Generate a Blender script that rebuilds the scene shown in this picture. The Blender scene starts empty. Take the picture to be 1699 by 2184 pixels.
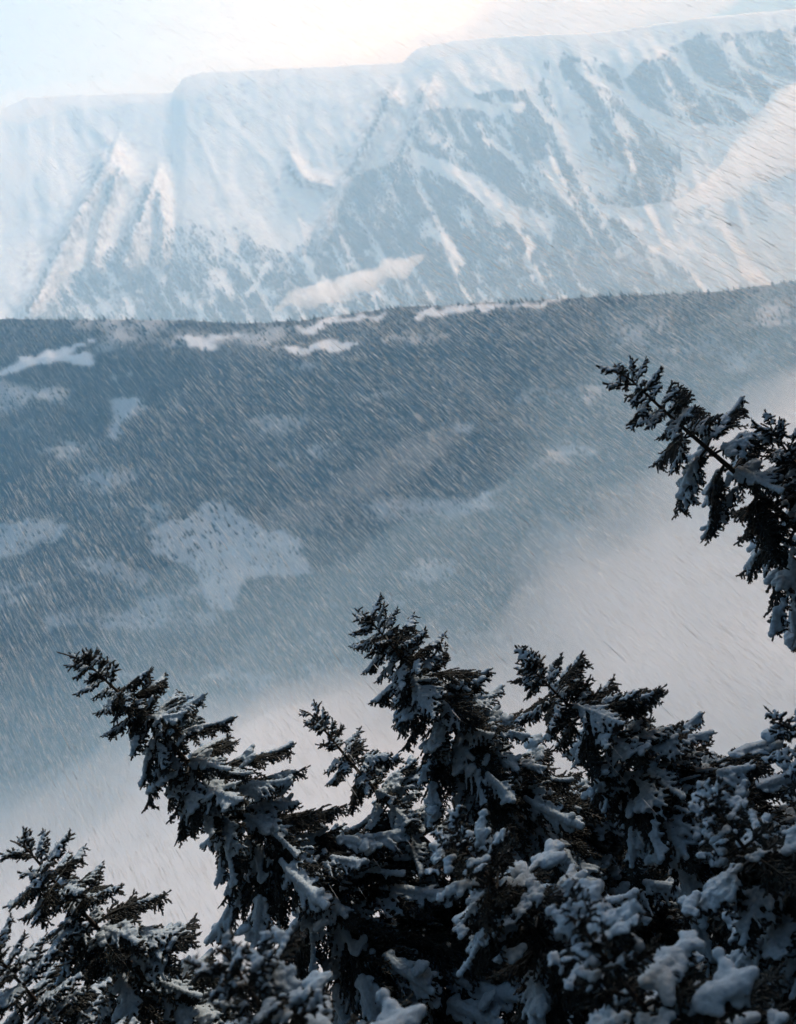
import bpy, bmesh, math, random
import numpy as np
from mathutils import Vector, Matrix, noise as mnoise

SC = bpy.context.scene
R = math.radians

# ------------------------------------------------------------------ camera, sky, sun, exposure
DW, DH, FPX = 1699.0, 2184.0, 2239.0          # frame used for measuring the photograph, focal length in its pixels
PITCH, ROLL = R(18), R(30)
F_ = np.array([0, math.cos(PITCH), -math.sin(PITCH)])
R0 = np.array([1.0, 0, 0]); U0 = np.array([0, math.sin(PITCH), math.cos(PITCH)])
RC = math.cos(ROLL) * R0 - math.sin(ROLL) * U0
UC = math.sin(ROLL) * R0 + math.cos(ROLL) * U0

cam_d = bpy.data.cameras.new('camera')
cam = bpy.data.objects.new('camera', cam_d)
SC.collection.objects.link(cam)
cam.matrix_world = Matrix(((RC[0], UC[0], -F_[0], 0), (RC[1], UC[1], -F_[1], 0), (RC[2], UC[2], -F_[2], 0), (0, 0, 0, 1)))
cam_d.sensor_fit = 'VERTICAL'
cam_d.sensor_height = 32.0
cam_d.lens = 32.0 * FPX / DH
cam_d.clip_start = 0.3
cam_d.clip_end = 60000
cam_d.dof.use_dof = True
cam_d.dof.focus_distance = 23.0
cam_d.dof.aperture_fstop = 0.75
SC.camera = cam

SUN = np.array([0.641, 0.619, 0.454]); SUN /= np.linalg.norm(SUN)
world = bpy.data.worlds.new("World")
SC.world = world
world.use_nodes = True
wn = world.node_tree.nodes
bg = wn.get('Background') or wn.new('ShaderNodeBackground')
sky = wn.new('ShaderNodeTexSky')
sky.sky_type = 'NISHITA'
sky.sun_disc = False
sky.sun_elevation = math.asin(SUN[2])
sky.sun_rotation = math.atan2(SUN[0], SUN[1])
sky.altitude = 1500
sky.air_density = 0.9
sky.dust_density = 10.0
sky.ozone_density = 1.0
world.node_tree.links.new(sky.outputs[0], bg.inputs[0])
bg.inputs[1].default_value = 0.125

sun_d = bpy.data.lights.new('sun', 'SUN')
sun_d.energy = 2.6
sun_d.angle = R(4.0)
sun_d.color = (0.97, 0.985, 1.0)
sun = bpy.data.objects.new('sun', sun_d)
SC.collection.objects.link(sun)
sun.rotation_euler = Vector(SUN).to_track_quat('Z', 'Y').to_euler()

SC.view_settings.view_transform = 'Standard'
SC.view_settings.look = 'None'
SC.view_settings.gamma = 1.0
SC.view_settings.use_curve_mapping = False
SC.view_settings.exposure = 0.62
SC.view_settings.use_white_balance = True          # the photograph is balanced cool
SC.view_settings.white_balance_temperature = 6000
SC.view_settings.white_balance_tint = 3
SC.cycles.volume_bounces = 8
SC.cycles.max_bounces = 12
SC.cycles.diffuse_bounces = 3
SC.cycles.use_denoising = True

HAZE_DENSITY = 0.000105
HAZE_COLOR = (0.34, 0.68, 1.0)

# ------------------------------------------------------------------ helpers
def ray(x, y):
    x = np.asarray(x, float); y = np.asarray(y, float)
    return F_ + ((x - DW / 2) / FPX)[..., None] * RC - ((y - DH / 2) / FPX)[..., None] * UC

def at_depth(x, y, Y):
    """world point seen at a pixel, at world distance Y straight ahead"""
    r = ray(x, y)
    return r * (np.asarray(Y, float) / r[..., 1])[..., None]

def at_dist(x, y, d):
    r = ray(np.array(x), np.array(y))
    return r / np.linalg.norm(r) * d

def link(o, parent=None):
    SC.collection.objects.link(o)
    if parent is not None:
        o.parent = parent
    return o

def mesh_np(name, verts, faces, mat=None, smooth=False):
    me = bpy.data.meshes.new(name)
    v = np.asarray(verts, np.float32); f = np.asarray(faces, np.int32)
    me.vertices.add(len(v)); me.vertices.foreach_set('co', v.ravel())
    k = f.shape[1]
    me.loops.add(f.size); me.loops.foreach_set('vertex_index', f.ravel())
    me.polygons.add(len(f))
    me.polygons.foreach_set('loop_start', np.arange(0, f.size, k, dtype=np.int32))
    me.polygons.foreach_set('loop_total', np.full(len(f), k, np.int32))
    if smooth:
        me.polygons.foreach_set('use_smooth', np.ones(len(f), bool))
    if mat:
        me.materials.append(mat)
    me.update(calc_edges=True)
    me.validate()
    return me

def tag(o, kind=None, label=None, cat=None, group=None):
    if kind: o['kind'] = kind
    if label: o['label'] = label
    if cat: o['category'] = cat
    if group: o['group'] = group
    return o

def grid_faces(nr, nc):
    i, j = np.meshgrid(np.arange(nr - 1), np.arange(nc - 1), indexing='ij')
    a = (i * nc + j).ravel()
    return np.stack([a, a + 1, a + nc + 1, a + nc], 1)

# smooth value noise on arrays, several octaves
def vnoise(x, y, seed=0):
    xi = np.floor(x).astype(np.int64); yi = np.floor(y).astype(np.int64)
    xf = x - xi; yf = y - yi
    def h(a, b):
        n = (a * 374761393 + b * 668265263 + seed * 982451653) & 0x7fffffff
        n = ((n ^ (n >> 13)) * 1274126177) & 0x7fffffff
        n = n ^ (n >> 16)
        return (n & 0xffff) / 65535.0
    u = xf * xf * (3 - 2 * xf); v = yf * yf * (3 - 2 * yf)
    return (h(xi, yi) * (1 - u) + h(xi + 1, yi) * u) * (1 - v) + (h(xi, yi + 1) * (1 - u) + h(xi + 1, yi + 1) * u) * v

def fbm(x, y, seed=0, oct=4, gain=0.5):
    s = 0; a = 1; t = 0
    for k in range(oct):
        s = s + a * vnoise(x * 2 ** k, y * 2 ** k, seed + k * 17); t += a; a *= gain
    return s / t

def in_poly(x, y, poly):
    inside = np.zeros(x.shape, bool)
    n = len(poly)
    for i in range(n):
        x1, y1 = poly[i]; x2, y2 = poly[(i + 1) % n]
        c = ((y1 > y) != (y2 > y)) & (x < (x2 - x1) * (y - y1) / (y2 - y1 + 1e-9) + x1)
        inside ^= c
    return inside

def stroke_dist(x, y, pts):
    d = np.full(x.shape, 1e9); side = np.zeros(x.shape); tt = np.zeros(x.shape)
    n = len(pts) - 1
    for i in range(n):
        (x1, y1), (x2, y2) = pts[i], pts[i + 1]
        dx, dy = x2 - x1, y2 - y1
        L2 = dx * dx + dy * dy
        t = np.clip(((x - x1) * dx + (y - y1) * dy) / L2, 0, 1)
        dd = np.hypot(x - x1 - t * dx, y - y1 - t * dy)
        sd = np.sign((x - x1) * dy - (y - y1) * dx)
        m = dd < d
        d = np.where(m, dd, d); side = np.where(m, sd, side); tt = np.where(m, (i + t) / n, tt)
    return d, side, tt

# ------------------------------------------------------------------ materials
def new_mat(name):
    m = bpy.data.materials.new(name); m.use_nodes = True
    nt = m.node_tree
    b = nt.nodes['Principled BSDF']
    return m, nt, b

def noise_node(nt, scale, detail=4, rough=0.55):
    tc = nt.nodes.new('ShaderNodeTexCoord')
    n = nt.nodes.new('ShaderNodeTexNoise')
    n.inputs['Scale'].default_value = scale
    n.inputs['Detail'].default_value = detail
    n.inputs['Roughness'].default_value = rough
    nt.links.new(tc.outputs['Object'], n.inputs['Vector'])
    return n

def ramp(nt, src, stops):
    r = nt.nodes.new('ShaderNodeValToRGB')
    e = r.color_ramp.elements
    e[0].position, e[0].color = stops[0][0], (*stops[0][1], 1)
    e[1].position, e[1].color = stops[1][0], (*stops[1][1], 1)
    for p, c in stops[2:]:
        k = e.new(p); k.color = (*c, 1)
    nt.links.new(src, r.inputs[0])
    return r

def bump(nt, b, src, strength, dist):
    bp = nt.nodes.new('ShaderNodeBump')
    bp.inputs['Strength'].default_value = strength
    bp.inputs['Distance'].default_value = dist
    nt.links.new(src, bp.inputs['Height'])
    nt.links.new(bp.outputs[0], b.inputs['Normal'])

def simple_mat(name, c1, c2, scale, rough, bstr=0.0, bdist=0.01):
    m, nt, b = new_mat(name)
    n = noise_node(nt, scale)
    r = ramp(nt, n.outputs['Fac'], [(0.35, c1), (0.65, c2)])
    nt.links.new(r.outputs[0], b.inputs['Base Color'])
    b.inputs['Roughness'].default_value = rough
    if bstr:
        bump(nt, b, n.outputs['Fac'], bstr, bdist)
    return m

M_NEEDLE = simple_mat('spruce_needles', (0.010, 0.015, 0.015), (0.029, 0.033, 0.028), 9.0, 0.7)
M_BARK = simple_mat('spruce_bark', (0.030, 0.022, 0.017), (0.085, 0.066, 0.052), 14.0, 0.9, 0.6, 0.02)
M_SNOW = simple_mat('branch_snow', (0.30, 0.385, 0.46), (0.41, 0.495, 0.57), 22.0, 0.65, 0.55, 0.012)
M_FARTREE = simple_mat('far_forest_needles', (0.010, 0.022, 0.028), (0.026, 0.044, 0.052), 0.01, 0.8)
def flake_mat():
    m, nt, b = new_mat('falling_snow')
    n = noise_node(nt, 3.0, 1)
    r = ramp(nt, n.outputs['Fac'], [(0.4, (0.88, 0.90, 0.92)), (0.6, (0.96, 0.97, 0.98))])
    tr = nt.nodes.new('ShaderNodeBsdfTranslucent'); mx = nt.nodes.new('ShaderNodeMixShader')
    nt.links.new(r.outputs[0], b.inputs['Base Color']); nt.links.new(r.outputs[0], tr.inputs['Color'])
    b.inputs['Roughness'].default_value = 0.6
    mx.inputs[0].default_value = 0.75
    nt.links.new(b.outputs[0], mx.inputs[1]); nt.links.new(tr.outputs[0], mx.inputs[2])
    nt.links.new(mx.outputs[0], nt.nodes['Material Output'].inputs['Surface'])
    return m
M_FLAKE = flake_mat()

def terrain_mat(name):
    m, nt, b = new_mat(name)
    a = nt.nodes.new('ShaderNodeAttribute'); a.attribute_name = 'forest'
    k = nt.nodes.new('ShaderNodeAttribute'); k.attribute_name = 'rock'
    n = noise_node(nt, 0.02, 8, 0.65)
    snow = ramp(nt, n.outputs['Fac'], [(0.3, (0.68, 0.69, 0.71)), (0.7, (0.80, 0.80, 0.81))])
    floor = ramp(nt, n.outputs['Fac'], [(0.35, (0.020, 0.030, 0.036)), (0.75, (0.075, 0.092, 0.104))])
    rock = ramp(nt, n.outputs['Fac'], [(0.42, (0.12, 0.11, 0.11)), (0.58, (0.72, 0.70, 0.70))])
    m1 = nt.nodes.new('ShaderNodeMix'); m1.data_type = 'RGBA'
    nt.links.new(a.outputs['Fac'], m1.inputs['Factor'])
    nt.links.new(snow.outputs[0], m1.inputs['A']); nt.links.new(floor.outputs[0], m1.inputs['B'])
    m2 = nt.nodes.new('ShaderNodeMix'); m2.data_type = 'RGBA'
    nt.links.new(k.outputs['Fac'], m2.inputs['Factor'])
    nt.links.new(m1.outputs['Result'], m2.inputs['A']); nt.links.new(rock.outputs[0], m2.inputs['B'])
    nt.links.new(m2.outputs['Result'], b.inputs['Base Color'])
    b.inputs['Roughness'].default_value = 0.85
    bump(nt, b, n.outputs['Fac'], 0.5, 12.0)
    return m

M_TERRAIN = terrain_mat('snowy_mountain_ground')

def volume_mat(name, color, density, aniso=0.2):
    m = bpy.data.materials.new(name); m.use_nodes = True
    nt = m.node_tree
    nt.nodes.remove(nt.nodes['Principled BSDF'])
    v = nt.nodes.new('ShaderNodeVolumePrincipled')
    v.inputs['Color'].default_value = (*color, 1)
    v.inputs['Absorption Color'].default_value = (1, 1, 1, 1)      # clear air and droplets scatter, they do not absorb
    v.inputs['Density'].default_value = density
    v.inputs['Anisotropy'].default_value = aniso
    nt.links.new(v.outputs[0], nt.nodes['Material Output'].inputs['Volume'])
    return m

# ------------------------------------------------------------------ terrain: near hillside and valley floor
FLOOR_Z = -1650.0
def hill_z(x, y):
    """the steep wooded hillside the camera stands on: falls to the valley ahead, rises behind to an unseen crest shaped for shade"""
    z = -7.5 - np.where(y > 15, 0.95 * y - 2.5, 0.78 * y)
    z = np.where(y < -10, z + 0.55 * (-10 - y), z)             # made steeper behind, out of view, to hide more sky from the spruces
    z = np.where(y < -150, -7.5 + 117.0 + 77.0 - (-150 - y) * 0.35, z)
    bumps = (fbm(x / 40.0, y / 40.0, 3) - 0.5) * 5.0
    r = np.clip(np.hypot(x, y) / 60.0, 0, 1)
    z = z + bumps + (fbm(x / 300.0, y / 300.0, 5) - 0.5) * 60.0 * r * np.clip((np.hypot(x, y) - 150) / 300.0, 0, 1)
    # an unseen rocky shoulder, added along the right to keep sun off the spruces
    dp = x - 0.60 * y - 12.0 - (fbm(x / 25.0, y / 25.0, 9) - 0.5) * 8.0
    top = 118.0 + (fbm(x / 45.0, y / 45.0, 12) - 0.5) * 26.0 - np.clip(y - 105, 0, None) * 1.5
    e = np.clip(dp / 30.0, 0, 1); e = e * e * (3 - 2 * e)
    z = np.where((y > -160) & (top > z), z + (top - z) * e * np.clip((y + 160) / 60.0, 0, 1) * np.clip((900 - dp) / 500.0, 0, 1), z)
    # a second unseen shoulder, added on the left to block sky light
    dl = -x - 0.95 * y - 18.0 - (fbm(x / 25.0, y / 25.0, 19) - 0.5) * 8.0
    tl = 92.0 + (fbm(x / 45.0, y / 45.0, 22) - 0.5) * 26.0 - np.clip(y - 60, 0, None) * 1.1
    e = np.clip(dl / 30.0, 0, 1); e = e * e * (3 - 2 * e)
    z = np.where((y > -160) & (tl > z), z + (tl - z) * e * np.clip((y + 160) / 60.0, 0, 1) * np.clip((900 - dl) / 500.0, 0, 1), z)
    k = 60.0
    fl = FLOOR_Z - 0.36 * np.clip(y - 2600, 0, None)            # the valley drops away beyond the spur
    return np.where(z > fl + k, z, fl + k * np.exp(np.clip((z - fl - k) / k, -30, 0)))

def axis_steps(lo, hi, n):
    t = np.linspace(-1, 1, n)
    s = np.sign(t) * np.abs(t) ** 3
    return np.where(t < 0, -s * lo, s * hi)
gx = axis_steps(-13000, 13000, 221); gy = axis_steps(-1500, 9500, 251)
GY, GX = np.meshgrid(gy, gx, indexing='ij')
GZ = hill_z(GX, GY)
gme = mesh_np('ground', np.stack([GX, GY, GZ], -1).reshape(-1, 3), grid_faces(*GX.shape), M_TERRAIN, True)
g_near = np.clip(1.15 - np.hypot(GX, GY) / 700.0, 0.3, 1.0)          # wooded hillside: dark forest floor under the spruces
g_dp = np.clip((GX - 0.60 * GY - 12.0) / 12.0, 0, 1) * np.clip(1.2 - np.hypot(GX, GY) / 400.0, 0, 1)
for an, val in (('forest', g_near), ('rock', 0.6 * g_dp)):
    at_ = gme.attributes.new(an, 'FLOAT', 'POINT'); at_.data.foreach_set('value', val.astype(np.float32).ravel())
tag(link(bpy.data.objects.new('ground', gme)), 'structure')

# ------------------------------------------------------------------ terrain: mountains across the valley
def warp(X, Y, amp, sc, seed):
    return X + (fbm(X / sc, Y / sc, seed, 4) - 0.5) * 2 * amp, Y + (fbm(X / sc + 50, Y / sc + 9, seed + 3, 4) - 0.5) * 2 * amp

def build_range(name, sky_pts, ybot, depth_fn, xs, nrow, relief_fn, mask_fn, back):
    """a mountainside from its skyline to its foot, plus the slope behind the skyline"""
    sx, sy = np.array(sky_pts, float).T
    rid = np.interp(xs, sx, sy)
    rid = rid + (fbm(xs / 22.0, xs * 0 + 1.3, 77, 3) - 0.5) * 5
    v = np.linspace(0, 1, nrow)[:, None]
    PX = np.repeat(xs[None], nrow, 0); PY = rid[None] + v * (ybot - rid[None])
    Yd = depth_fn(PX, PY, v)
    Yd = Yd - relief_fn(PX, PY) * np.clip(v * 14, 0, 1)
    P = at_depth(PX, PY, Yd)
    forest, rock = mask_fn(PX, PY)
    backs = []
    for k in range(1, 9):
        q = P[0].copy(); q[:, 1] += back * k / 8; q[:, 2] -= back * 0.75 * (k / 8) ** 1.2
        backs.append(q)
    V = np.concatenate([np.array(backs[::-1]), P], 0)
    fo = np.concatenate([np.repeat(forest[:1], 8, 0), forest], 0); ro = np.concatenate([np.repeat(rock[:1], 8, 0), rock], 0)
    me = mesh_np(name, V.reshape(-1, 3), grid_faces(*V.shape[:2]), M_TERRAIN, True)
    for an, val in (('forest', fo), ('rock', ro)):
        a_ = me.attributes.new(an, 'FLOAT', 'POINT'); a_.data.foreach_set('value', val.astype(np.float32).ravel())
    o = tag(link(bpy.data.objects.new(name, me)), 'structure')
    return P, forest

def scatter_trees(name, P, density, n, h, seed, label):
    """a far-off wood: many small conical trees standing on the slope"""
    rng = np.random.default_rng(seed)
    nr, nc = P.shape[:2]
    u = rng.random(n * 3) * (nr - 1.001); w = rng.random(n * 3) * (nc - 1.001)
    i = u.astype(int); j = w.astype(int); fu = (u - i)[:, None]; fw = (w - j)[:, None]
    keep = rng.random(n * 3) < density[i, j]
    i, j, fu, fw = i[keep][:n], j[keep][:n], fu[keep][:n], fw[keep][:n]
    p = (P[i, j] * (1 - fw) + P[i, j + 1] * fw) * (1 - fu) + (P[i + 1, j] * (1 - fw) + P[i + 1, j + 1] * fw) * fu
    m = len(p)
    H = h * (0.45 + 0.75 * rng.random(m) ** 1.5 + 0.9 * np.clip(fbm(p[:, 0] / 160, p[:, 1] / 160, seed, 3) - 0.3, 0, 1)); W = H * (0.17 + 0.08 * rng.random(m))
    ns = 4
    a0 = rng.random(m) * 6.28
    vs = np.zeros((m, ns + 1, 3))
    for k in range(ns):
        a = a0 + 6.2832 * k / ns
        vs[:, k] = p + np.stack([np.cos(a) * W, np.sin(a) * W, -0.10 * H], -1)
    vs[:, ns] = p + np.stack([H * 0, H * 0, H], -1)
    base = (np.arange(m) * (ns + 1))[:, None]
    fs = np.concatenate([np.stack([base[:, 0] + k, base[:, 0] + (k + 1) % ns, base[:, 0] + ns], 1) for k in range(ns)], 0)
    me = mesh_np(name, vs.reshape(-1, 3), fs, M_FARTREE)
    return tag(link(bpy.data.objects.new(name, me)), 'stuff', label, 'forest')

# --- the high range at the back
SKY_A = [(-700, 380), (-300, 322), (-100, 262), (0, 236), (60, 206), (200, 202), (368, 196), (392, 166), (430, 153), (520, 150), (700, 142),
         (858, 134), (892, 102), (960, 88), (1100, 76), (1270, 70), (1400, 52), (1500, 38), (1699, 20), (1900, -5), (2300, -60)]
def depthA(X, Y, v):
    top = 1.4 * (7200 - 1300 * np.clip(X / 1699, -.4, 1.35))
    return top + (4800 - top) * v ** 0.92
RIBS = [([(226, 345), (160, 480), (60, 660)], 22, 260), ([(246, 375), (215, 500), (195, 560)], 13, 120), ([(318, 398), (300, 455), (262, 560)], 20, 260),
        ([(338, 425), (345, 470), (335, 560)], 12, 110), ([(830, 205), (745, 370), (680, 500)], 16, 150), ([(908, 195), (850, 340), (800, 470)], 20, 170),
        ([(620, 345), (640, 385), (690, 400)], 12, 80)]
def reliefA(X, Y):
    wx, wy = warp(X, Y, 25, 120, 11)
    # gullies run down the fall line (down and to the right in the frame)
    c, s = math.cos(R(62)), math.sin(R(62))
    al = wx * c + wy * s; ac = -wx * s + wy * c
    g = 1 - np.abs(2 * fbm(ac / 90.0, al / 420.0, 21, 4) - 1)
    r = (80 + 200 * np.clip((X - 600) / 400, 0, 1)) * 1.15 * (g - 0.6) + (55 + 55 * np.clip((X - 600) / 400, 0, 1)) * (fbm(X / 34 + Y / 90, Y / 60, 6, 5, 0.6) - 0.5) + (110 + 90 * np.clip((X - 600) / 400, 0, 1)) * (fbm(X / 260, Y / 260, 8, 4) - 0.5)
    for pts, w, hgt in RIBS:
        d, sd, t = stroke_dist(wx * .5 + X * .5, wy * .5 + Y * .5, pts)
        ww = np.where(sd < 0, w * 0.55, w * 1.6)
        r = r + 1.7 * hgt * np.exp(-(d / ww) ** 2)
    return r
CHUTES = [([(895, 335), (1010, 395), (1065, 430), (1145, 485)], 16, 30), ([(1185, 120), (1205, 250), (1245, 330), (1300, 395)], 16, 30),
          ([(1165, 345), (1185, 400), (1220, 445)], 16, 12), ([(1325, 325), (1352, 392)], 12, 8), ([(1235, 135), (1330, 215), (1400, 255), (1500, 310)], 10, 22),
          ([(915, 190), (858, 320)], 22, 16), ([(1400, 100), (1500, 180), (1620, 235)], 10, 14), ([(950, 215), (1060, 240), (1110, 225)], 16, 8),
          ([(1100, 160), (1180, 260), (1215, 330)], 8, 18), ([(900, 470), (985, 560)], 6, 12), ([(1120, 520), (1160, 610)], 8, 6), ([(560, 560), (520, 640)], 10, 6),
          ([(640, 560), (700, 640)], 10, 8), ([(1040, 300), (1120, 360)], 10, 10), ([(1550, 100), (1600, 140), (1690, 170)], 10, 10)]
DARK = [([(828, 205), (790, 278), (744, 372)], 6), ([(906, 195), (880, 260), (848, 345)], 8), ([(316, 400), (296, 460), (255, 560)], 9), ([(242, 380), (212, 500), (190, 560)], 6), ([(222, 350), (150, 485), (55, 660)], 5), ([(620, 350), (640, 395)], 4)]
F_RIGHT = [(690, 660), (700, 500), (760, 370), (850, 330), (905, 235), (1040, 200), (1150, 190), (1175, 120), (1280, 118), (1330, 160), (1420, 110),
           (1500, 80), (1620, 62), (1990, 40), (1990, 170), (1650, 190), (1630, 225), (1560, 275), (1450, 275), (1455, 345), (1450, 430), (1330, 440), (1240, 420), (1360, 520), (1560, 660)]
F_LEFT = [(50, 700), (130, 610), (200, 540), (270, 520), (340, 488), (500, 490), (600, 540), (690, 500), (760, 700)]
def ac_(X, Y): return -X * math.sin(R(62)) + Y * math.cos(R(62))
def al_(X, Y): return X * math.cos(R(62)) + Y * math.sin(R(62))
def maskA(X, Y):
    c, s = math.cos(R(60)), math.sin(R(60))
    st = fbm((-X * s + Y * c) / 14.0, (X * c + Y * s) / 75.0, 31, 4)
    wx, wy = warp(X, Y, 22, 70, 40)
    m = np.clip(in_poly(wx, wy, F_RIGHT).astype(float) + in_poly(wx, wy, F_LEFT).astype(float) * 0.85, 0, 1)
    m = np.where((wx < 690) & (m > 0), m * np.clip((wy - 470) / 130.0, 0.25, 1), m)
    for pts, w0, w1 in CHUTES:
        d, sd, t = stroke_dist(wx, wy, pts)
        w = w0 + (w1 - w0) * t
        m = m * np.clip((d - w * 0.75) / (w * 0.4), 0, 1)
    for pts, w0 in DARK:
        d, sd, t = stroke_dist(wx * .4 + X * .6, wy * .4 + Y * .6, pts)
        m = np.maximum(m, 0.9 * np.clip((w0 - d) / (0.5 * w0), 0, 1))
    m = m * np.clip((st - 0.30) * 5.0, 0.05, 1) * np.clip((fbm(X / 30, Y / 30, 5) - 0.22) * 5, 0.15, 1)
    rock = np.zeros(X.shape)
    for pts, w, hgt in RIBS:
        d, sd, t = stroke_dist(wx * .6 + X * .4, wy * .6 + Y * .4, pts)
        rock = np.maximum(rock, np.exp(-(d / (w * 1.5)) ** 2))
    speck = np.clip((fbm(ac_(X, Y) / 9.0, al_(X, Y) / 34.0, 44, 4, .6) - 0.57) * 7, 0, .65) * np.clip((fbm(X / 120, Y / 90, 46) - .40) * 4, 0, 1)
    rock = np.maximum(rock, speck)
    return m, np.clip(rock * 1.1, 0, .9) * np.clip((fbm(X / 9, Y / 9, 91) - .25) * 3, 0, 1)
PA, fA = build_range('mountain_range', SKY_A, 1080, depthA, np.linspace(-600, 2250, 520), 300, reliefA, maskA, 2000)
scatter_trees('mountain_forest', PA, fA * (np.arange(300)[:, None] < 220), 60000, 29, 4, 'dusting of far conifers on the snowy face of the high range')

# --- a fainter peak beyond it, top right
SKY_D = [(900, 140), (1020, 118), (1095, 50), (1125, 0), (1180, -45), (1300, -70), (1500, -60), (1750, -95), (2100, -80), (2500, -40)]
def depthD(X, Y, v): return 13500 - 2200 * v
build_range('far_peak', SKY_D, 500, depthD, np.linspace(900, 2500, 130), 70,
            lambda X, Y: 300 * (1 - np.abs(2 * fbm(X / 120, Y / 160, 61, 4) - 1)),
            lambda X, Y: (np.zeros(X.shape), np.clip((fbm(X / 40, Y / 60, 63) - .55) * 4, 0, .7)), 900)

# --- the dark forested spur in the middle distance
SKY_C = [(-700, 668), (-200, 676), (0, 680), (200, 682), (380, 682), (530, 690), (640, 684), (760, 668), (860, 655), (1000, 648), (1200, 637), (1300, 632), (1540, 622), (1699, 600), (1900, 585), (2300, 560)]
def depthC(X, Y, v):
    top = 3300 - 750 * np.clip(X / 1699, -.4, 1.35)
    return top + (2200 - 1000 * np.clip(X / 1699, -.2, 1.2) - top) * v ** 0.85
def reliefC(X, Y):
    wx, wy = warp(X, Y, 40, 200, 15)
    return 150 * (fbm(wx / 330, wy / 330, 71, 5) - 0.5) + 120 * (1 - np.abs(2 * fbm(wx / 150, wy / 260, 73, 3) - 1))
CLEAR = [([(-60, 800), (0, 782), (100, 745), (190, 722), (206, 728), (150, 746), (204, 762), (206, 775), (120, 775), (60, 786), (0, 806), (-60, 830)], 1),
         ([(368, 716), (522, 707), (527, 718), (440, 722), (470, 738), (460, 756), (430, 748), (395, 732)], 1), ([(575, 745), (700, 728), (780, 724), (740, 743), (640, 753)], 1),
         ([(620, 700), (680, 685), (830, 668), (835, 675), (730, 692), (640, 711)], 1), ([(868, 664), (1000, 648), (1205, 637), (1200, 646), (1050, 656), (940, 673), (885, 681)], 1),
         ([(228, 850), (322, 845), (300, 880), (270, 910), (265, 945), (225, 935), (247, 890)], .9), ([(310, 1140), (400, 1095), (470, 1060), (540, 1115), (640, 1140), (650, 1170), (680, 1235), (600, 1230), (520, 1230), (500, 1300), (440, 1300), (430, 1240), (400, 1200), (330, 1180)], .9),
         ([(-80, 1115), (0, 1112), (90, 1105), (160, 1120), (120, 1150), (60, 1170), (0, 1200), (-80, 1220)], .8), ([(150, 1190), (230, 1180), (330, 1230), (300, 1262), (250, 1240), (180, 1215)], .6),
         ([(968, 1085), (1010, 1078), (1030, 1050), (1090, 1025), (1078, 1046), (1040, 1080), (1000, 1102)], .8), ([(1195, 955), (1240, 943), (1295, 958), (1250, 976), (1200, 972)], .8),
         ([(850, 1215), (930, 1192), (990, 1205), (960, 1238), (890, 1252)], .7), ([(228, 800), (280, 795), (288, 802), (235, 813)], .8), ([(1520, 790), (1570, 758), (1645, 718), (1645, 736), (1560, 790)], .5),
         ([(960, 912), (1010, 905), (1012, 920), (970, 926)], .6), ([(560, 985), (612, 983), (605, 1002)], .7), ([(1370, 670), (1420, 665), (1440, 700), (1390, 712)], .4), ([(330, 770), (370, 755), (380, 770), (345, 785)], .5),
         ([(800, 722), (960, 710), (985, 716), (860, 730)], .5), ([(360, 850), (385, 848), (380, 870), (362, 872)], .5)]
def maskC(X, Y):
    wx, wy = warp(X, Y, 15, 26, 81)
    wx, wy = warp(wx, wy, 8, 7, 83)
    m = np.ones(X.shape)
    fine = fbm(X / 13.0, Y / 11.0, 55, 4, 0.65) - 0.5
    for poly, k in CLEAR:
        q = in_poly(wx, wy, poly).astype(float)
        if not q.any(): continue
        for _ in range(5 if k < 1 else 1):
            qp = np.pad(q, 1, mode='edge')
            q = (qp[:-2, 1:-1] + qp[2:, 1:-1] + qp[1:-1, :-2] + qp[1:-1, 2:] + 2 * q) / 6
        q = np.clip((q - 0.38 + fine * 1.3 * (k < 1)) * 3.0, 0, 1)          # ragged tree line round each clearing
        m = np.minimum(m, 1 - (0.85 if k == 1 else 0.62) * k * q)
    m = np.minimum(m, 1 - 0.42 * np.clip((fbm(X / 130 + Y / 200, Y / 60, 87, 5) - 0.60) * 6, 0, 1))
    for k in range(1):
        mp = np.pad(m, 1, mode='edge')
        m = (mp[:-2, 1:-1] + mp[2:, 1:-1] + mp[1:-1, :-2] + mp[1:-1, 2:] + 2 * m) / 6
    return m, np.zeros(X.shape)
PC, fC = build_range('forested_spur', SKY_C, 1830, depthC, np.linspace(-600, 2250, 560), 330, reliefC, maskC, 900)
scatter_trees('spur_forest', PC, np.clip(fC ** 2.6 * (0.55 + 0.9 * fbm(np.arange(560)[None, :] / 3.0 + np.zeros((330, 1)), np.arange(330)[:, None] / 3.0 + np.zeros((1, 560)), 3, 3)), 0, 1), 98000, 12.5, 6, 'dense dark conifer forest covering the spur above the valley fog')
print('zrange A', PA[..., 2].min(), PA[..., 2].max(), 'C', PC[..., 2].min(), PC[..., 2].max())
for q in ((0, 236), (850, 135), (1699, 20), (0, 680), (850, 655), (1699, 600), (0, 1600), (700, 1330), (1150, 1290), (1300, 1150), (1690, 900)):
    r_ = ray(*np.array([q[0], q[1]])[:, None])[0]
    print(q, 'elev', math.degrees(math.atan2(r_[2], math.hypot(r_[0], r_[1]))), 'az', math.degrees(math.atan2(r_[0], r_[1])))
    if q[1] > 650:
        jj = int((q[0] + 600) / 2850 * 559); px = np.interp(np.linspace(-600, 2250, 560)[jj], *np.array(SKY_C, float).T)
        ii = int(np.clip((q[1] - px) / (1830 - px), 0, .999) * 329); print('   C at', PC[ii, jj])

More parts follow.
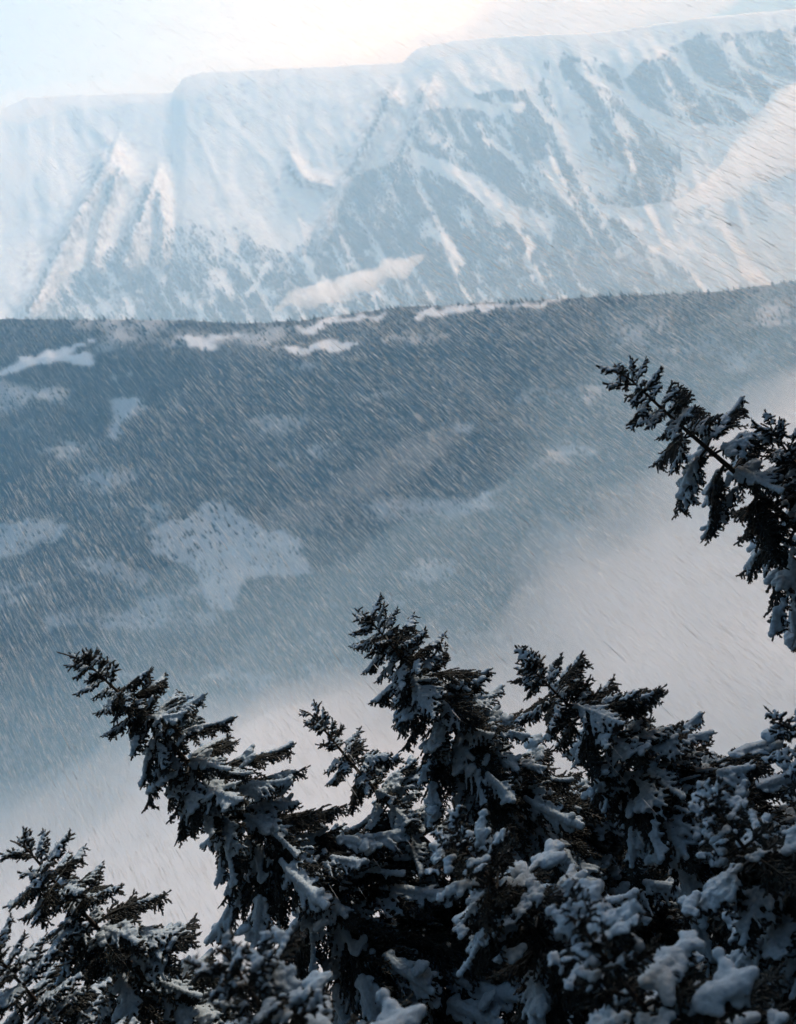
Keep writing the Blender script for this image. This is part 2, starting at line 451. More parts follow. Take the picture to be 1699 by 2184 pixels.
# ------------------------------------------------------------------ air: haze, valley fog, cloud wisps
def box_mesh(name, lo, hi, mat):
    x0, y0, z0 = lo; x1, y1, z1 = hi
    v = [(x0, y0, z0), (x1, y0, z0), (x1, y1, z0), (x0, y1, z0), (x0, y0, z1), (x1, y0, z1), (x1, y1, z1), (x0, y1, z1)]
    f = [(3, 2, 1, 0), (4, 5, 6, 7), (0, 1, 5, 4), (1, 2, 6, 5), (2, 3, 7, 6), (3, 0, 4, 7)]
    return mesh_np(name, v, f, mat)
haze = tag(link(bpy.data.objects.new('haze', box_mesh('haze', (-13400, -1800, -6200), (13400, 17400, 3000), volume_mat('haze_air', HAZE_COLOR, HAZE_DENSITY, 0.0)))), 'stuff')

def slab(name, xs, ys, top_fn, bottom_fn, mat, label):
    """closed body of fog with a rolling upper surface that thins out to nothing at its rim"""
    Y, X = np.meshgrid(ys, xs, indexing='ij')
    T = np.stack([X, Y, top_fn(X, Y)], -1); B = np.stack([X, Y, bottom_fn(X, Y)], -1)
    nr, nc = X.shape
    f = grid_faces(nr, nc)
    top = f; bot = f[:, ::-1] + nr * nc
    edge = list(range(nc)) + [r * nc + nc - 1 for r in range(1, nr)] + [(nr - 1) * nc + c for c in range(nc - 2, -1, -1)] + [r * nc for r in range(nr - 2, 0, -1)]
    e = np.array(edge); e2 = np.roll(e, -1)
    side = np.stack([e, e + nr * nc, e2 + nr * nc, e2], 1)
    me = mesh_np(name, np.concatenate([T.reshape(-1, 3), B.reshape(-1, 3)]), np.concatenate([top, bot, side]), mat, False)
    return tag(link(bpy.data.objects.new(name, me)), 'stuff', label, 'fog')

FX = np.linspace(-3200, 3200, 150); FY = np.linspace(200, 2750, 70)
def fog_top(lift, amp, seed, sc=420.0):
    return lambda X, Y: FOG_Z + lift + 75 * np.clip((100 - X) / 700.0, 0, 1) + amp * 2 * (fbm(X / sc + 7, Y / sc + 3, seed, 3) - 0.5)
FOG_Z = -885.0
slab('fog_bank', FX, FY, fog_top(0, 75, 101, 420), lambda X, Y: np.full(X.shape, FLOOR_Z - 40), volume_mat('fog_bank_air', (1.0, 0.998, 1.0), 0.0075, 0.1),
     'thick pale fog filling the valley below the dark spur')
slab('valley_mist', FX * 1.02, FY * 1.01, fog_top(190, 110, 131, 450), lambda X, Y: np.full(X.shape, FLOOR_Z - 60), volume_mat('valley_mist_air', (0.62, 0.86, 1.0), 0.00068, 0.1),
     'thin mist rising off the valley fog over the dark spur')

sq = box_mesh('haze_veil', (-6500, 3700, -2500), (7500, 4700, 2300), volume_mat('haze_veil_air', (0.80, 0.91, 1.0), 0.00026, 0.1))  # extra box of haze, added to pale and flatten the high range
tag(link(bpy.data.objects.new('haze_veil', sq)), 'stuff', 'pale haze veil added in front of the high range', 'snow')

def wisp(name, lobes, mat, label, seed, amp=0.22):
    """cloud wisp: overlapping lobes fused into one lumpy closed body"""
    bm = bmesh.new()
    for c, (a, b, d), rot in lobes:
        M = Matrix.Translation(Vector(c)) @ Matrix(((RC[0], UC[0], F_[0], 0), (RC[1], UC[1], F_[1], 0), (RC[2], UC[2], F_[2], 0), (0, 0, 0, 1))) @ Matrix.Rotation(rot, 4, 'Z') @ Matrix.Diagonal((a, b, d, 1))
        bmesh.ops.create_icosphere(bm, subdivisions=4, radius=1, matrix=M)
    sc = max(l[1][1] for l in lobes)
    raw = bpy.data.meshes.new(name); bm.to_mesh(raw); bm.free()
    tmp = bpy.data.objects.new('tmp', raw); SC.collection.objects.link(tmp)
    rm = tmp.modifiers.new('r', 'REMESH'); rm.mode = 'VOXEL'; rm.voxel_size = sc / 7.0
    dg = bpy.context.evaluated_depsgraph_get()
    me0 = bpy.data.meshes.new_from_object(tmp.evaluated_get(dg))
    bpy.data.objects.remove(tmp)
    bm = bmesh.new(); bm.from_mesh(me0); bpy.data.meshes.remove(me0); bpy.data.meshes.remove(raw)
    for v in bm.verts:
        n = mnoise.noise_vector(v.co / (sc * 1.6) + Vector((seed, 0, 0)))
        n2 = mnoise.noise_vector(v.co / (sc * 0.5) + Vector((seed, 5, 0)))
        v.co += n * sc * amp + n2 * sc * amp * 0.45
    me = bpy.data.meshes.new(name); bm.to_mesh(me); bm.free()
    me.materials.append(mat)
    return tag(link(bpy.data.objects.new(name, me)), 'stuff', label, 'cloud')

def lobes_px(pts, Y, jit=0, seed=0):
    """lobes along a run of measured points: x, y, half length, half thickness, angle"""
    out = []
    for x, y, a, b, ang in pts:
        c = at_depth(np.array([x]), np.array([y]), np.array([Y]))[0]
        k = np.linalg.norm(c) / FPX
        out.append((c, (a * k, b * k, b * k * 1.6), R(ang)))
    return out
M_W1 = volume_mat('cloud_wisp_air', (1.0, 0.99, 0.985), 0.013, 0.0)
M_W2 = volume_mat('cloud_veil_air', (1.0, 0.99, 0.985), 0.0060, 0.0)
wisp('cloud_wisp', lobes_px([(605, 655, 26, 9, 30), (640, 636, 40, 15, 24), (690, 622, 46, 20, 10), (735, 606, 48, 18, 28), (775, 596, 40, 22, 10), (815, 578, 44, 17, 30), (850, 570, 30, 20, 15), (885, 556, 24, 11, 30), (700, 640, 60, 10, 14), (800, 606, 40, 9, 20)], 4300), M_W1,
     'small pinkish cloud wisp lying low on the left of the high range', 1.3, 0.55)
wisp('cloud_wisp', lobes_px([(1480, 430, 40, 22, 40), (1530, 395, 70, 32, 40), (1590, 340, 80, 40, 50), (1640, 300, 80, 44, 35), (1700, 250, 100, 52, 45), (1790, 190, 120, 60, 42), (1690, 330, 90, 34, 30)], 4600), M_W2,
     'large white cloud drifting up the right side of the high range', 4.1, 0.45)
wisp('cloud_wisp', lobes_px([(1300, 575, 90, 40, 10), (1400, 560, 100, 60, 5), (1500, 555, 110, 62, 15), (1630, 540, 120, 60, 15)], 3600), volume_mat('cloud_thin_air', (0.96, 0.98, 1.0), 0.0006, 0.0),
     'thin pinkish cloud veil above the right end of the dark spur', 7.7)
wisp('cloud_wisp', lobes_px([(-40, 300, 60, 110, 0), (0, 400, 70, 40, 25), (-60, 430, 100, 60, 20)], 7000), volume_mat('cloud_edge_air', (1.0, 0.99, 0.985), 0.0010, 0.0), 'white cloud patch at the left edge of the high range', 9.2, 0.5)
wisp('cloud_wisp', lobes_px([(800, 1020, 110, 34, 20), (900, 960, 110, 40, 25), (990, 915, 60, 22, 15), (640, 1095, 110, 24, 12), (1090, 900, 60, 16, 20), (480, 1240, 120, 20, 18)], 2100), volume_mat('mist_scrap_air', (0.98, 0.985, 0.99), 0.0011, 0.0),
     'scrap of mist hanging in front of the dark spur', 11.5, 0.5)
wisp('cloud_wisp', lobes_px([(960, 95, 60, 30, 10), (1040, 80, 70, 50, 20), (1110, 40, 70, 70, 60), (1180, 20, 80, 60, 70), (1250, 40, 60, 50, 40), (1330, 30, 90, 40, 10), (1450, 10, 110, 40, 10)], 10900), volume_mat('cloud_high_air', (0.97, 0.98, 1.0), 0.0030, 0.0),
     'pale cloud half hiding the faint peak behind the high range', 14.5, 0.4)
wisp('cloud_wisp', lobes_px([(40, 225, 90, 26, 5), (180, 205, 100, 24, 2), (330, 190, 90, 24, 5), (420, 160, 80, 24, 15), (560, 150, 100, 22, 3), (720, 140, 100, 24, 4), (850, 120, 80, 28, 20), (950, 92, 80, 22, 8)], 8300), volume_mat('cloud_crest_air', (0.98, 0.985, 1.0), 0.0026, 0.0),
     'thin pale cloud streaming along the left crest of the high range', 21.5, 0.5)
# ------------------------------------------------------------------ spruce boughs with their snow
def norm(a):
    return a / (np.linalg.norm(a, axis=-1, keepdims=True) + 1e-9)

def perp(d, rng):
    r = rng.normal(size=d.shape)
    p = np.cross(d, r)
    return norm(p)

def shoots_mesh(S, D, Ln, rng, core_r, needle_len, per_m):
    """needle-covered shoots: start points, directions, lengths -> verts, tris"""
    V = []; Fc = []; off = 0
    n = len(S)
    if n == 0: return np.zeros((0, 3)), np.zeros((0, 3), int)
    # blunt needle-clad core, four sided, fullest past its middle
    p = perp(D, rng); q = np.cross(D, p)
    rings = []
    for f, rr in ((0.0, 0.55), (0.35, 0.95), (0.8, 1.0), (1.0, 0.5)):
        cr = core_r * rr * rng.uniform(0.8, 1.2, n)[:, None]
        for k in range(4):
            a = 1.5708 * k + f * 0.6
            rings.append(S + D * (Ln * f)[:, None] + cr * (math.cos(a) * p + math.sin(a) * q))
    cv = np.stack(rings, 1)
    b = (np.arange(n) * 16)[:, None]
    cf = []
    for r_ in range(3):
        for k in range(4):
            a0 = r_ * 4 + k; a1 = r_ * 4 + (k + 1) % 4
            cf += [b + np.array([[a0, a1, a1 + 4]]), b + np.array([[a0, a1 + 4, a0 + 4]])]
    cf += [b + np.array([[12, 13, 14]]), b + np.array([[12, 14, 15]])]
    cf = np.concatenate(cf)
    V.append(cv.reshape(-1, 3)); Fc.append(cf); off += n * 16
    cnt = np.maximum(5, (Ln * per_m)).astype(int)
    idx = np.repeat(np.arange(n), cnt)
    u = rng.random(len(idx)) ** 0.9
    d = D[idx]; rad = perp(d, rng)
    base = S[idx] + d * (Ln[idx] * u)[:, None] + rad * core_r * 0.6
    nd = norm(d * (0.50 + 0.35 * u)[:, None] + rad * 0.95)
    w = np.cross(nd, rad); w = norm(w)
    L = needle_len * (0.7 + 0.6 * rng.random(len(idx)))
    wd = 0.0075 * (0.8 + 0.6 * rng.random(len(idx)))
    nv = np.stack([base - w * wd[:, None], base + w * wd[:, None], base + nd * L[:, None]], 1)
    V.append(nv.reshape(-1, 3))
    Fc.append(off + np.arange(len(idx) * 3).reshape(-1, 3))
    return np.concatenate(V), np.concatenate(Fc)

def tube(pts, radii, ns=5):
    pts = np.asarray(pts, float); n = len(pts)
    t = np.gradient(pts, axis=0); t = norm(t)
    ref = np.array([0.13, 0.97, 0.21]); p = norm(np.cross(t, ref)); q = np.cross(t, p)
    a = np.linspace(0, 2 * np.pi, ns, endpoint=False)
    V = pts[:, None] + np.asarray(radii)[:, None, None] * (np.cos(a)[None, :, None] * p[:, None] + np.sin(a)[None, :, None] * q[:, None])
    F = []
    for i in range(n - 1):
        for k in range(ns):
            a0 = i * ns + k; a1 = i * ns + (k + 1) % ns
            F += [(a0, a1, a1 + ns), (a0, a1 + ns, a0 + ns)]
    return V.reshape(-1, 3), np.array(F)

ICO = None
def ico():
    global ICO
    if ICO is None:
        bm = bmesh.new(); bmesh.ops.create_icosphere(bm, subdivisions=1, radius=1)
        bm.verts.ensure_lookup_table()
        ICO = (np.array([v.co[:] for v in bm.verts]), np.array([[v.index for v in f.verts] for f in bm.faces])); bm.free()
    return ICO

def remesh_spheres(name, C, Rr, flat, voxel, seed, amp, smooth=2):
    iv, if_ = ico()
    n = len(C)
    V = C[:, None, :] + iv[None] * Rr[:, None, None] * np.array([1, 1, flat])
    F = (np.arange(n) * len(iv))[:, None, None] + if_[None]
    raw = mesh_np(name + '_raw', V.reshape(-1, 3), F.reshape(-1, 3))
    tmp = bpy.data.objects.new('tmp', raw); SC.collection.objects.link(tmp)
    rm = tmp.modifiers.new('r', 'REMESH'); rm.mode = 'VOXEL'; rm.voxel_size = voxel
    sm = tmp.modifiers.new('s', 'SMOOTH'); sm.factor = 0.5; sm.iterations = smooth
    dg = bpy.context.evaluated_depsgraph_get()
    me = bpy.data.meshes.new_from_object(tmp.evaluated_get(dg))
    bpy.data.objects.remove(tmp); bpy.data.meshes.remove(raw)
    nv = len(me.vertices)
    co = np.zeros(nv * 3, np.float32); me.vertices.foreach_get('co', co); co = co.reshape(-1, 3)
    k = 1 / (voxel * 3.2)
    dx = vnoise(co[:, 0] * k + seed, co[:, 1] * k + co[:, 2] * k * 0.7, seed) - 0.5
    dz = vnoise(co[:, 1] * k + 9, co[:, 0] * k - co[:, 2] * k * 0.8, seed + 5) - 0.5
    co[:, 2] += amp * dz * 1.6; co[:, 0] += amp * dx; co[:, 1] += amp * (dz - dx) * 0.7
    k2 = 1 / (voxel * 1.15)
    d2 = vnoise(co[:, 0] * k2 + 3, co[:, 1] * k2 + co[:, 2] * k2, seed + 11) - 0.5; d3 = vnoise(co[:, 1] * k2 - 4, co[:, 2] * k2 + co[:, 0] * k2, seed + 13) - 0.5
    co += np.stack([d2, d3, d2 + d3], -1) * amp * 0.9
    me.vertices.foreach_set('co', co.ravel())
    me.polygons.foreach_set('use_smooth', np.ones(len(me.polygons), bool))
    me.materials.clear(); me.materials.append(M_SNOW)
    me.name = name; me.update()
    return me

def bough(L, pitch, droop, seed, heavy):
    """one spruce bough along +x with side shoots; returns (needle mesh, snow mesh)"""
    rng = np.random.default_rng(seed)
    ns = max(6, int(L / 0.08))
    u = np.linspace(0, 1, ns)
    ang = R(pitch) - R(droop) * np.sin(u * 2.2) + R(16) * np.clip(u - 0.75, 0, 1) * 4
    yaw = np.cumsum(rng.normal(0, 0.05, ns))
    st = L / (ns - 1)
    dirs = np.stack([np.cos(ang) * np.cos(yaw), np.cos(ang) * np.sin(yaw), np.sin(ang)], -1)
    A = np.concatenate([[[0, 0, 0]], np.cumsum(dirs[:-1] * st, 0)])
    tv, tf = tube(A, 0.006 + (0.008 + 0.010 * L) * (1 - u))
    def axis_at(s):
        f = np.clip(s / L, 0, 1) * (ns - 1)
        i = np.minimum(f.astype(int), ns - 2); t = (f - i)[:, None]
        return A[i] * (1 - t) + A[i + 1] * t, norm(dirs[i])
    # side branchlets
    step = 0.062 if L < 1.3 else 0.075
    s = np.arange(0.10 * L + 0.04, L * 0.985, step)
    s = np.concatenate([s, s + step * 0.5]); side = np.repeat([1.0, -1.0], len(s) // 2)
    s = np.clip(s + rng.normal(0, step * 0.25, len(s)), 0.02, L * 0.99)
    uu = s / L
    P, T = axis_at(s)
    wl = 0.50 * L * (np.clip(1 - uu, 0, 1) ** 0.75) * np.clip(uu * 2.6 + 0.25, 0, 1) * rng.uniform(0.55, 1.15, len(s))
    wl = np.clip(wl, 0.09, 0.85)
    lat = norm(np.cross(np.array([0, 0, 1.0])[None], T)) * side[:, None]
    fa = R(1) * rng.uniform(42, 62, len(s))
    dn = -rng.uniform(0.10, 0.55, len(s)) * (0.5 + min(L, 2) * 0.35) + 0.12
    D = norm(T * np.cos(fa)[:, None] + lat * np.sin(fa)[:, None] + np.array([0, 0, 1.0])[None] * dn[:, None])
    # a few hanging sprays below
    nh = int(L * 16)
    if nh and L > 0.6:
        sh = rng.uniform(0.2 * L, 0.9 * L, nh); Ph, Th = axis_at(sh)
        Dh = norm(Th * 0.35 + np.array([0, 0, -1.0]) + rng.normal(0, 0.35, (nh, 3)))
        P = np.concatenate([P, Ph]); D = np.concatenate([D, Dh]); wl = np.concatenate([wl, rng.uniform(0.12, 0.34, nh)])
        hang = np.concatenate([np.zeros(len(s), bool), np.ones(nh, bool)])
    else:
        hang = np.zeros(len(s), bool)
    # branchlets sag: split each in two pieces
    half = wl * 0.5
    P2 = P + D * half[:, None]
    D2 = norm(D + np.array([0, 0, -0.28]) * (~hang)[:, None] + rng.normal(0, 0.08, D.shape))
    S1 = np.concatenate([P, P2]); D1 = np.concatenate([D, D2]); L1 = np.concatenate([half * 1.08, half])
    # side sprigs off the branchlets
    sS, sD, sL = [], [], []
    for k in range(len(P)):
        m = int(wl[k] / 0.055)
        if m < 1: continue
        for j in range(m):
            f = (j + 0.6) / (m + 0.3)
            if f < 0.5: b, d = P[k] + D[k] * wl[k] * f, D[k]
            else: b, d = P2[k] + D2[k] * wl[k] * (f - 0.5), D2[k]
            lt = np.cross(d, [0, 0, 1.0]); lt /= np.linalg.norm(lt) + 1e-6
            sg = 1 if (j + k) % 2 else -1
            dd = d * 0.72 + lt * sg * 0.68 + np.array([0, 0, rng.uniform(-0.45, 0.12)]) + rng.normal(0, 0.12, 3)
            sS.append(b); sD.append(dd / np.linalg.norm(dd)); sL.append(rng.uniform(0.07, 0.145) * (1.15 - 0.55 * f))
    # axis tip shoots and needles on the axis itself
    ti = np.arange(int(ns * 0.35), ns - 1)
    S1 = np.concatenate([S1, A[ti], A[-1:]]); D1 = np.concatenate([D1, dirs[ti], dirs[-1:]]); L1 = np.concatenate([L1, np.full(len(ti), st), [0.10]])
    V1, F1 = shoots_mesh(S1, D1, L1, rng, 0.0150, 0.027, 180)
    if sS:
        V2, F2 = shoots_mesh(np.array(sS), np.array(sD), np.array(sL), rng, 0.0160, 0.026, 155)
    else:
        V2, F2 = np.zeros((0, 3)), np.zeros((0, 3), int)
    V = np.concatenate([tv, V1, V2]); Fs = np.concatenate([tf, F1 + len(tv), F2 + len(tv) + len(V1)])
    me = mesh_np('bough', V, Fs, M_NEEDLE)
    # ---- snow caught on top
    C, Q = [], []
    pat = rng.random(3) * 50
    THR = 0.35 if L < 0.7 else (0.445 if L < 1.2 else 0.485)
    def cover(p):
        return fbm(np.array([p[0] * 2.3 + pat[0]]), np.array([p[1] * 2.3 + pat[1]]), int(seed) + 3, 2)[0]
    for k in range(len(P)):
        if hang[k]: continue
        m = max(2, int(wl[k] / 0.030))
        r0 = (0.016 + 0.018 * min(wl[k], 0.6)) * (1 + 0.35 * heavy)
        skip = rng.random() < 0.30
        for j in range(m):
            f = (j + 0.5) / m
            b = P[k] + D[k] * wl[k] * f if f < 0.5 else P2[k] + D2[k] * wl[k] * (f - 0.5)
            cv = cover(b)
            if cv < THR or (skip and f > 0.4): continue
            r = r0 * (0.55 + 1.0 * cv) * (1 - 0.35 * abs(f - 0.5)) * rng.uniform(0.8, 1.2)
            C.append(b + [0, 0, r * 0.55 + 0.020]); Q.append(r)
    for k in range(len(sS)):
        b = sS[k] + sD[k] * sL[k] * 0.55
        cv = cover(b)
        if cv < THR + 0.04 or rng.random() < 0.35: continue
        r = rng.uniform(0.020, 0.030) * (1 + 0.3 * heavy)
        C.append(sS[k] + sD[k] * sL[k] * 0.10 + [0, 0, r * 0.5 + 0.020]); Q.append(r)
        C.append(sS[k] + sD[k] * sL[k] * 0.42 + [0, 0, r * 0.5 + 0.020]); Q.append(r)
        C.append(sS[k] + sD[k] * sL[k] * 0.72 + [0, 0, r * 0.5 + 0.018]); Q.append(r * 0.8)
    for i in range(ns):
        if u[i] < 0.15: continue
        cv = cover(A[i])
        if cv < 0.46 - 0.1 * heavy: continue
        r = (0.028 + 0.012 * L) * (0.6 + 0.9 * cv) * (1 + 0.5 * heavy)
        C.append(A[i] + [0, 0, r * 0.6]); Q.append(r)
    if heavy > 0.5:
        # plump pillows lying over the outer half of the bough
        for _ in range(int(1 + 1.6 * L)):
            sp = rng.uniform(0.30, 0.98) * L
            pc, pt = axis_at(np.array([sp])); wv = 0.22 * L * (1 - sp / L) + 0.05
            o = rng.normal(0, wv, 2)
            for j in range(9):
                rr = rng.uniform(0.055, 0.10) * (0.7 + 0.25 * L)
                C.append(pc[0] + [o[0] + rng.normal(0, .06), o[1] + rng.normal(0, .06), 0.02 - abs(o[1]) * 0.35 + rr * .35]); Q.append(rr)
    if heavy > 1.5:
        # deep smooth pillows, the heaviest load
        for _ in range(int(2 + 1.3 * L)):
            sp = rng.uniform(0.30, 0.95) * L
            pc, pt = axis_at(np.array([sp])); o = rng.normal(0, 0.20 * L * (1 - sp / L) + 0.04, 2)
            n_ = rng.uniform(0.10, 0.17) * (0.75 + 0.2 * L); yw = rng.uniform(0, 3.14)
            for j in range(7):
                f = (j - 3) / 3.0
                C.append(pc[0] + [o[0] + math.cos(yw) * f * n_ * 1.5, o[1] + math.sin(yw) * f * n_ * 1.5, 0.03 - abs(o[1]) * 0.35 + n_ * (.35 - .3 * f * f)]); Q.append(n_ * (1 - .3 * abs(f)))
    if len(C) < 6:
        for f in np.linspace(0.45, 0.9, 7):
            pc, pt = axis_at(np.array([f * L])); C.append(pc[0] + [0, 0, 0.02]); Q.append(0.026)
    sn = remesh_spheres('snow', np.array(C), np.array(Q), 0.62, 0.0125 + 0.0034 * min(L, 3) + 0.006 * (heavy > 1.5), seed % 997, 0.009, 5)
    return me, sn

CLASSES = [(0.32, 30, -4), (0.6, 17, 12), (0.95, 5, 20), (1.4, -4, 24), (1.9, -10, 26), (2.5, -15, 26)]
NVAR = 3
BOUGHS = {}
for ci, (L_, p_, d_) in enumerate(CLASSES):
    for hv in (0, 1, 2):
        if hv and ci < hv: continue
        for k in range(NVAR):
            BOUGHS[(ci, hv, k)] = bough(L_, p_ + (k - 1) * 5, d_ + (k - 1) * 4, 1000 + ci * 37 + k * 7 + hv * 501, float(hv))
print('bough tris', sum(len(m[0].polygons) + 2 * len(m[1].polygons) for m in BOUGHS.values()))

def leader_mesh(L, seed, bend):
    """bare leading shoot with a few buds"""
    rng = np.random.default_rng(seed)
    z = np.linspace(0, L, 9)
    pts = np.stack([bend * (z / L) ** 2 * L, 0.03 * np.sin(z * 5), z], -1)
    tv, tf = tube(pts, np.linspace(0.020, 0.012, 9), 6)
    d = np.gradient(pts, axis=0); d = norm(d)
    V1, F1 = shoots_mesh(pts[2:], d[2:], np.full(7, L / 8), rng, 0.016, 0.022, 130)
    return mesh_np('leader', np.concatenate([tv, V1]), np.concatenate([tf, F1 + len(tv)]), M_BARK)

TREE_GROUP = 'snowy spruces standing on the near hillside'
def lean_for(tip_px, dist, want):
    """lean (world x, y drift per metre of height) whose picture runs from the tip along the wanted direction"""
    tip = at_dist(tip_px[0], tip_px[1], dist)
    best = None
    for lx in np.linspace(-0.75, 0.35, 111):
        ax = np.array([lx, 0.0, 1.0]); ax /= np.linalg.norm(ax)
        q = tip - ax * 3.0
        def pr(p):
            return np.array([DW / 2 + FPX * (p @ RC) / (p @ F_), DH / 2 - FPX * (p @ UC) / (p @ F_)])
        v = pr(q) - pr(tip); v /= np.linalg.norm(v)
        w = np.array(want, float); w /= np.linalg.norm(w)
        e = 1 - v @ w
        if best is None or e < best[0]: best = (e, ax)
    return best[1]

def spruce(tip_px, dist, want, label, seed, crown=8.0, spread=0.50, rmax=2.6, heavy_from=2.2, leader=0.5, leader_bend=-0.3, density=1.0, bend=0.0, pillows=0.0, bare=0.10, r0=0.20, skip=None):
    rng = np.random.default_rng(seed)
    tip = at_dist(tip_px[0], tip_px[1], dist)
    ax = lean_for(tip_px, dist, want)
    # follow the stem down to the ground
    t = 0.0; pos = tip.copy()
    H = None
    for k in range(1, 400):
        p = tip - ax * k * 0.1
        if p[2] <= float(hill_z(np.array([p[0]]), np.array([p[1]]))[0]): break
    H = k * 0.1
    base = tip - ax * H
    root = bpy.data.objects.new('spruce_tree', None); link(root)
    root.empty_display_size = 0.5
    root.location = base
    q = Vector((0, 0, 1)).rotation_difference(Vector(ax))
    root.rotation_mode = 'QUATERNION'; root.rotation_quaternion = q
    tag(root, None, label, 'spruce', TREE_GROUP)
    def stem(z):   # bent stem, local
        zz = np.asarray(z, float)
        return np.stack([bend * np.clip(zz - (H - 4), 0, None) ** 2 / 16.0 + 0.05 * np.sin(zz * 0.9 + seed), 0.05 * np.cos(zz * 0.8 + seed), zz], -1)
    top_shift = stem(np.array(H)) * 1.0
    zs = np.linspace(-0.3, H - leader, 26)
    tv, tf = tube(stem(zs) - top_shift * [1, 1, 0], 0.014 + 0.0115 * (H - zs), 9)
    link(bpy.data.objects.new('trunk', mesh_np('trunk', tv, tf, M_BARK, True)), root)
    ld = link(bpy.data.objects.new('leader_shoot', leader_mesh(leader + 0.05, seed, leader_bend)), root)
    ld.location = (stem(np.array(H - leader)) - top_shift * [1, 1, 0])
    t = leader * 0.55; az = rng.random() * 6.28
    Ls = np.array([c[0] for c in CLASSES])
    while t < crown:
        frac = t
        rad = min(rmax, r0 + spread * t ** 0.85)
        nb = int(round((4 + min(t, 3) * 0.55) * density)) if t > 0.7 else 5
        for b in range(nb):
            a = az + 6.2832 * b / nb + rng.normal(0, 0.28)
            tt = t + rng.uniform(-0.12, 0.16)
            if tt < 0.1: continue
            l = rad * rng.uniform(0.55, 1.2)
            if skip and skip(tt, a): continue
            ci = int(np.argmin(np.abs(np.log(Ls / l))))
            hv = 1 if (tt > heavy_from * rng.uniform(0.75, 1.3) and ci >= 1) else 0
            if hv and pillows and ci >= 2 and rng.random() < pillows: hv = 2
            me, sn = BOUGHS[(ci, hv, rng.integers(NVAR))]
            s = l / Ls[ci]
            o = link(bpy.data.objects.new('branch', me), root)
            o.location = stem(np.array(H - tt)) - top_shift * [1, 1, 0]
            pit = -rng.normal(0, 7) - max(0, 18 - tt * 14)
            o.rotation_euler = (R(rng.normal(0, 6)), R(pit), a)
            mir = 1 if rng.random() < 0.5 else -1
            o.scale = (s, s * mir * rng.uniform(.9, 1.1), s * rng.uniform(.92, 1.05))
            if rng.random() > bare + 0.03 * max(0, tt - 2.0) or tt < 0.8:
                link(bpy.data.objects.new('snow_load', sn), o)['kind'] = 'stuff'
        az += 1.1 + rng.random()
        t += (0.24 + 0.10 * min(t, 4.0)) / (0.75 + 0.25 * density)
    return root
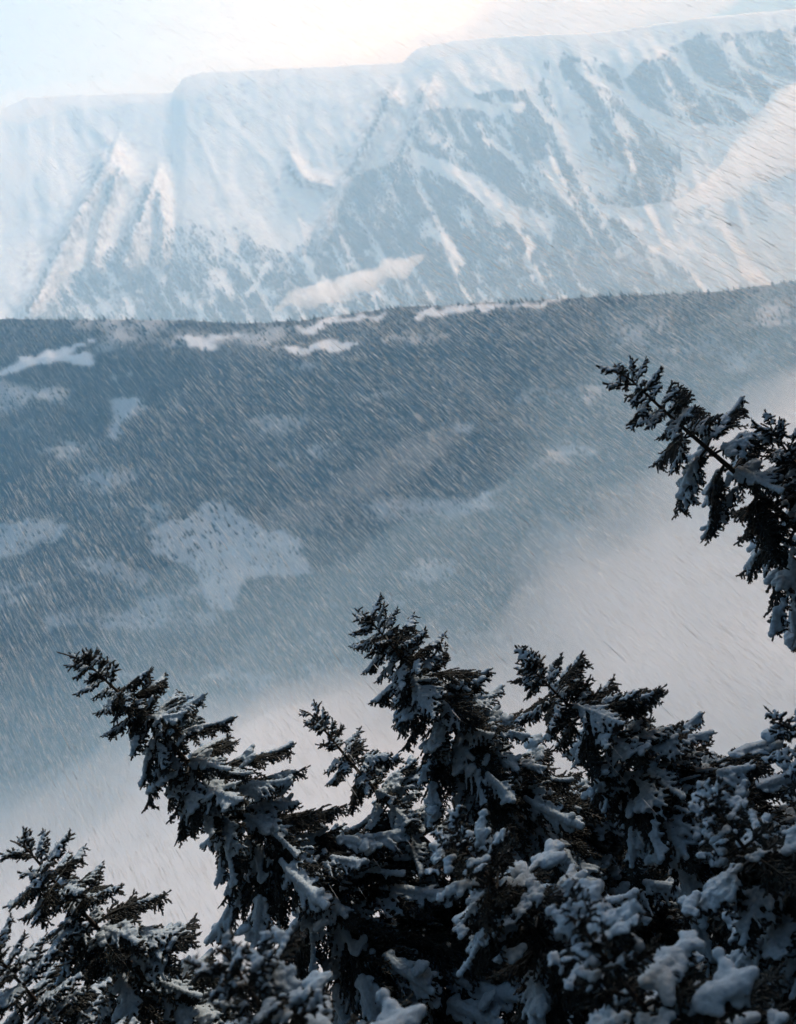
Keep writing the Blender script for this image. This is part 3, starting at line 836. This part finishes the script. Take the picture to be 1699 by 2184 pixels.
# ------------------------------------------------------------------ the spruces, each where it stands
TREES = [
 # tip pixel, distance, direction from tip down the stem in the picture, label, seed, options
 ((150, 1385), 22.0, (560, 520), 'spruce on the left leaning furthest left, its tip against the foot of the dark spur', 11, dict(crown=12, spread=0.50, rmax=3.1, density=1.3, leader=0.75, leader_bend=-0.25)),
 ((655, 1512), 23.5, (300, 330), 'small pointed spruce between the bare-leader spruce and the tallest middle spruce', 12, dict(crown=9, spread=0.40, rmax=2.0, leader=0.3)),
 ((785, 1318), 22.0, (330, 400), 'broad snow-laden spruce in the middle, its tip rising highest of the lower clump', 13, dict(crown=11, spread=0.58, rmax=3.0, leader=0.22, density=1.35, r0=0.42)),
 ((1118, 1410), 19.0, (330, 300), 'spruce with a thin crooked top against pale fog, just right of the middle spruce', 14, dict(crown=10, spread=0.62, rmax=2.8, leader=0.3, density=1.25, r0=0.26)),
 ((1318, 782), 18.5, (390, 360), 'tall spruce leaning in from the right edge high over the fog', 15, dict(crown=9.0, spread=0.46, rmax=2.4, leader=0.4, density=0.8, bare=0.15)),
 ((1640, 905), 19.0, (200, 330), 'spruce top half cut off by the right edge, behind the tall leaning spruce', 16, dict(crown=6.0, spread=0.45, rmax=1.8, leader=0.25)),
 ((1675, 1535), 17.0, (250, 300), 'spruce at the right edge with only its thin tip and left boughs in view', 17, dict(crown=9.0, spread=0.55, rmax=2.4, leader=0.35)),
 ((45, 1793), 19.0, (330, 400), 'short dark spruce filling the lower left corner, below the far-leaning left spruce', 18, dict(density=1.25, crown=9.0, spread=0.50, rmax=2.2, leader=0.35)),
 ((-30, 2010), 17.0, (300, 380), 'spruce poking in at the left edge below the short dark spruce', 19, dict(density=1.25, crown=8.0, spread=0.50, rmax=1.8, leader=0.3)),
 ((1500, 1700), 13.5, (330, 420), 'near spruce heaped with big round snow pillows at the lower right', 20, dict(crown=9.0, spread=0.62, rmax=2.5, heavy_from=0.4, pillows=0.2, bare=0.5, leader=0.12, density=1.15)),
 ((960, 1770), 14.5, (330, 430), 'near dark spruce spreading below the broad middle spruce', 21, dict(crown=9.0, spread=0.62, rmax=2.5, heavy_from=0.4, pillows=0.2, bare=0.5, leader=0.12, density=1.15)),
 ((480, 2030), 10.5, (300, 420), 'blurred near spruce at the bottom edge left of centre with plump snow lumps', 22, dict(crown=8.0, spread=0.62, rmax=1.9, heavy_from=0.2, pillows=0.3, bare=0.5, leader=0.10, density=1.1)),
 ((1230, 1960), 10.5, (300, 420), 'blurred near spruce cut off by the bottom edge right of centre, snow in lumps', 23, dict(crown=8.0, spread=0.62, rmax=1.9, heavy_from=0.2, pillows=0.3, bare=0.5, leader=0.10, density=1.1)),
]
for tip_px, dist, want, label, seed, opt in TREES:
    spruce(tip_px, dist, want, label, seed, **opt)

# ------------------------------------------------------------------ snow driven by the wind
rng = np.random.default_rng(5)
W_ = F_ * 1.0 - 0.945 * RC + 0.979 * UC; W_ /= np.linalg.norm(W_)      # the wind comes from up ahead on the left
nA, nB = 16000, 215000
c = np.concatenate([rng.uniform((-34, 13, -50), (34, 50, 16), (nA, 3)), rng.uniform((-46, 50, -66), (46, 98, 30), (nB, 3))])
keep = (c[:, 1] > 50) | (c[:, 2] < -0.12 * c[:, 1] - 1)                   # thickest out over the valley mouth
far = (c[:, 1] > 50)[keep]; c = c[keep]
n = len(c)
Ln = rng.lognormal(0, 0.45, n) * np.where(far, 1.05, 0.36); Wd = rng.lognormal(0, 0.32, n) * np.where(far, 0.0062, 0.0048) * np.where(c[:, 2] > -0.11 * c[:, 1], 0.42, 1.0)
m_ = 1500                                                               # loose round flakes close by
c = np.concatenate([c, rng.uniform((-9, 4, -13), (9, 14, 4), (m_, 3))]); Ln = np.concatenate([Ln, rng.uniform(0.012, 0.03, m_)]); Wd = np.concatenate([Wd, rng.uniform(0.0035, 0.0065, m_)]); n = len(c)
dv = norm(W_[None] + rng.normal(0, 0.03, (n, 3)))
p = perp(dv, rng); q = np.cross(dv, p)
h_ = dv * Ln[:, None] / 2; p = p * Wd[:, None]; q = q * Wd[:, None]
vs = np.stack([c - h_ * 0.55 - p, c - h_ * 0.9 + p, c + h_ * 0.55 - q, c + h_ * 0.9 + q], 1)     # slim four-sided ice slivers
b = (np.arange(n) * 4)[:, None]
fs = np.concatenate([b + np.array([f]) for f in ((0, 1, 2), (0, 3, 1), (0, 2, 3), (1, 3, 2))])
tag(link(bpy.data.objects.new('falling_snow', mesh_np('falling_snow', vs.reshape(-1, 3), fs, M_FLAKE))), 'stuff', 'fine wind-driven snow slanting across the whole valley', 'snow')
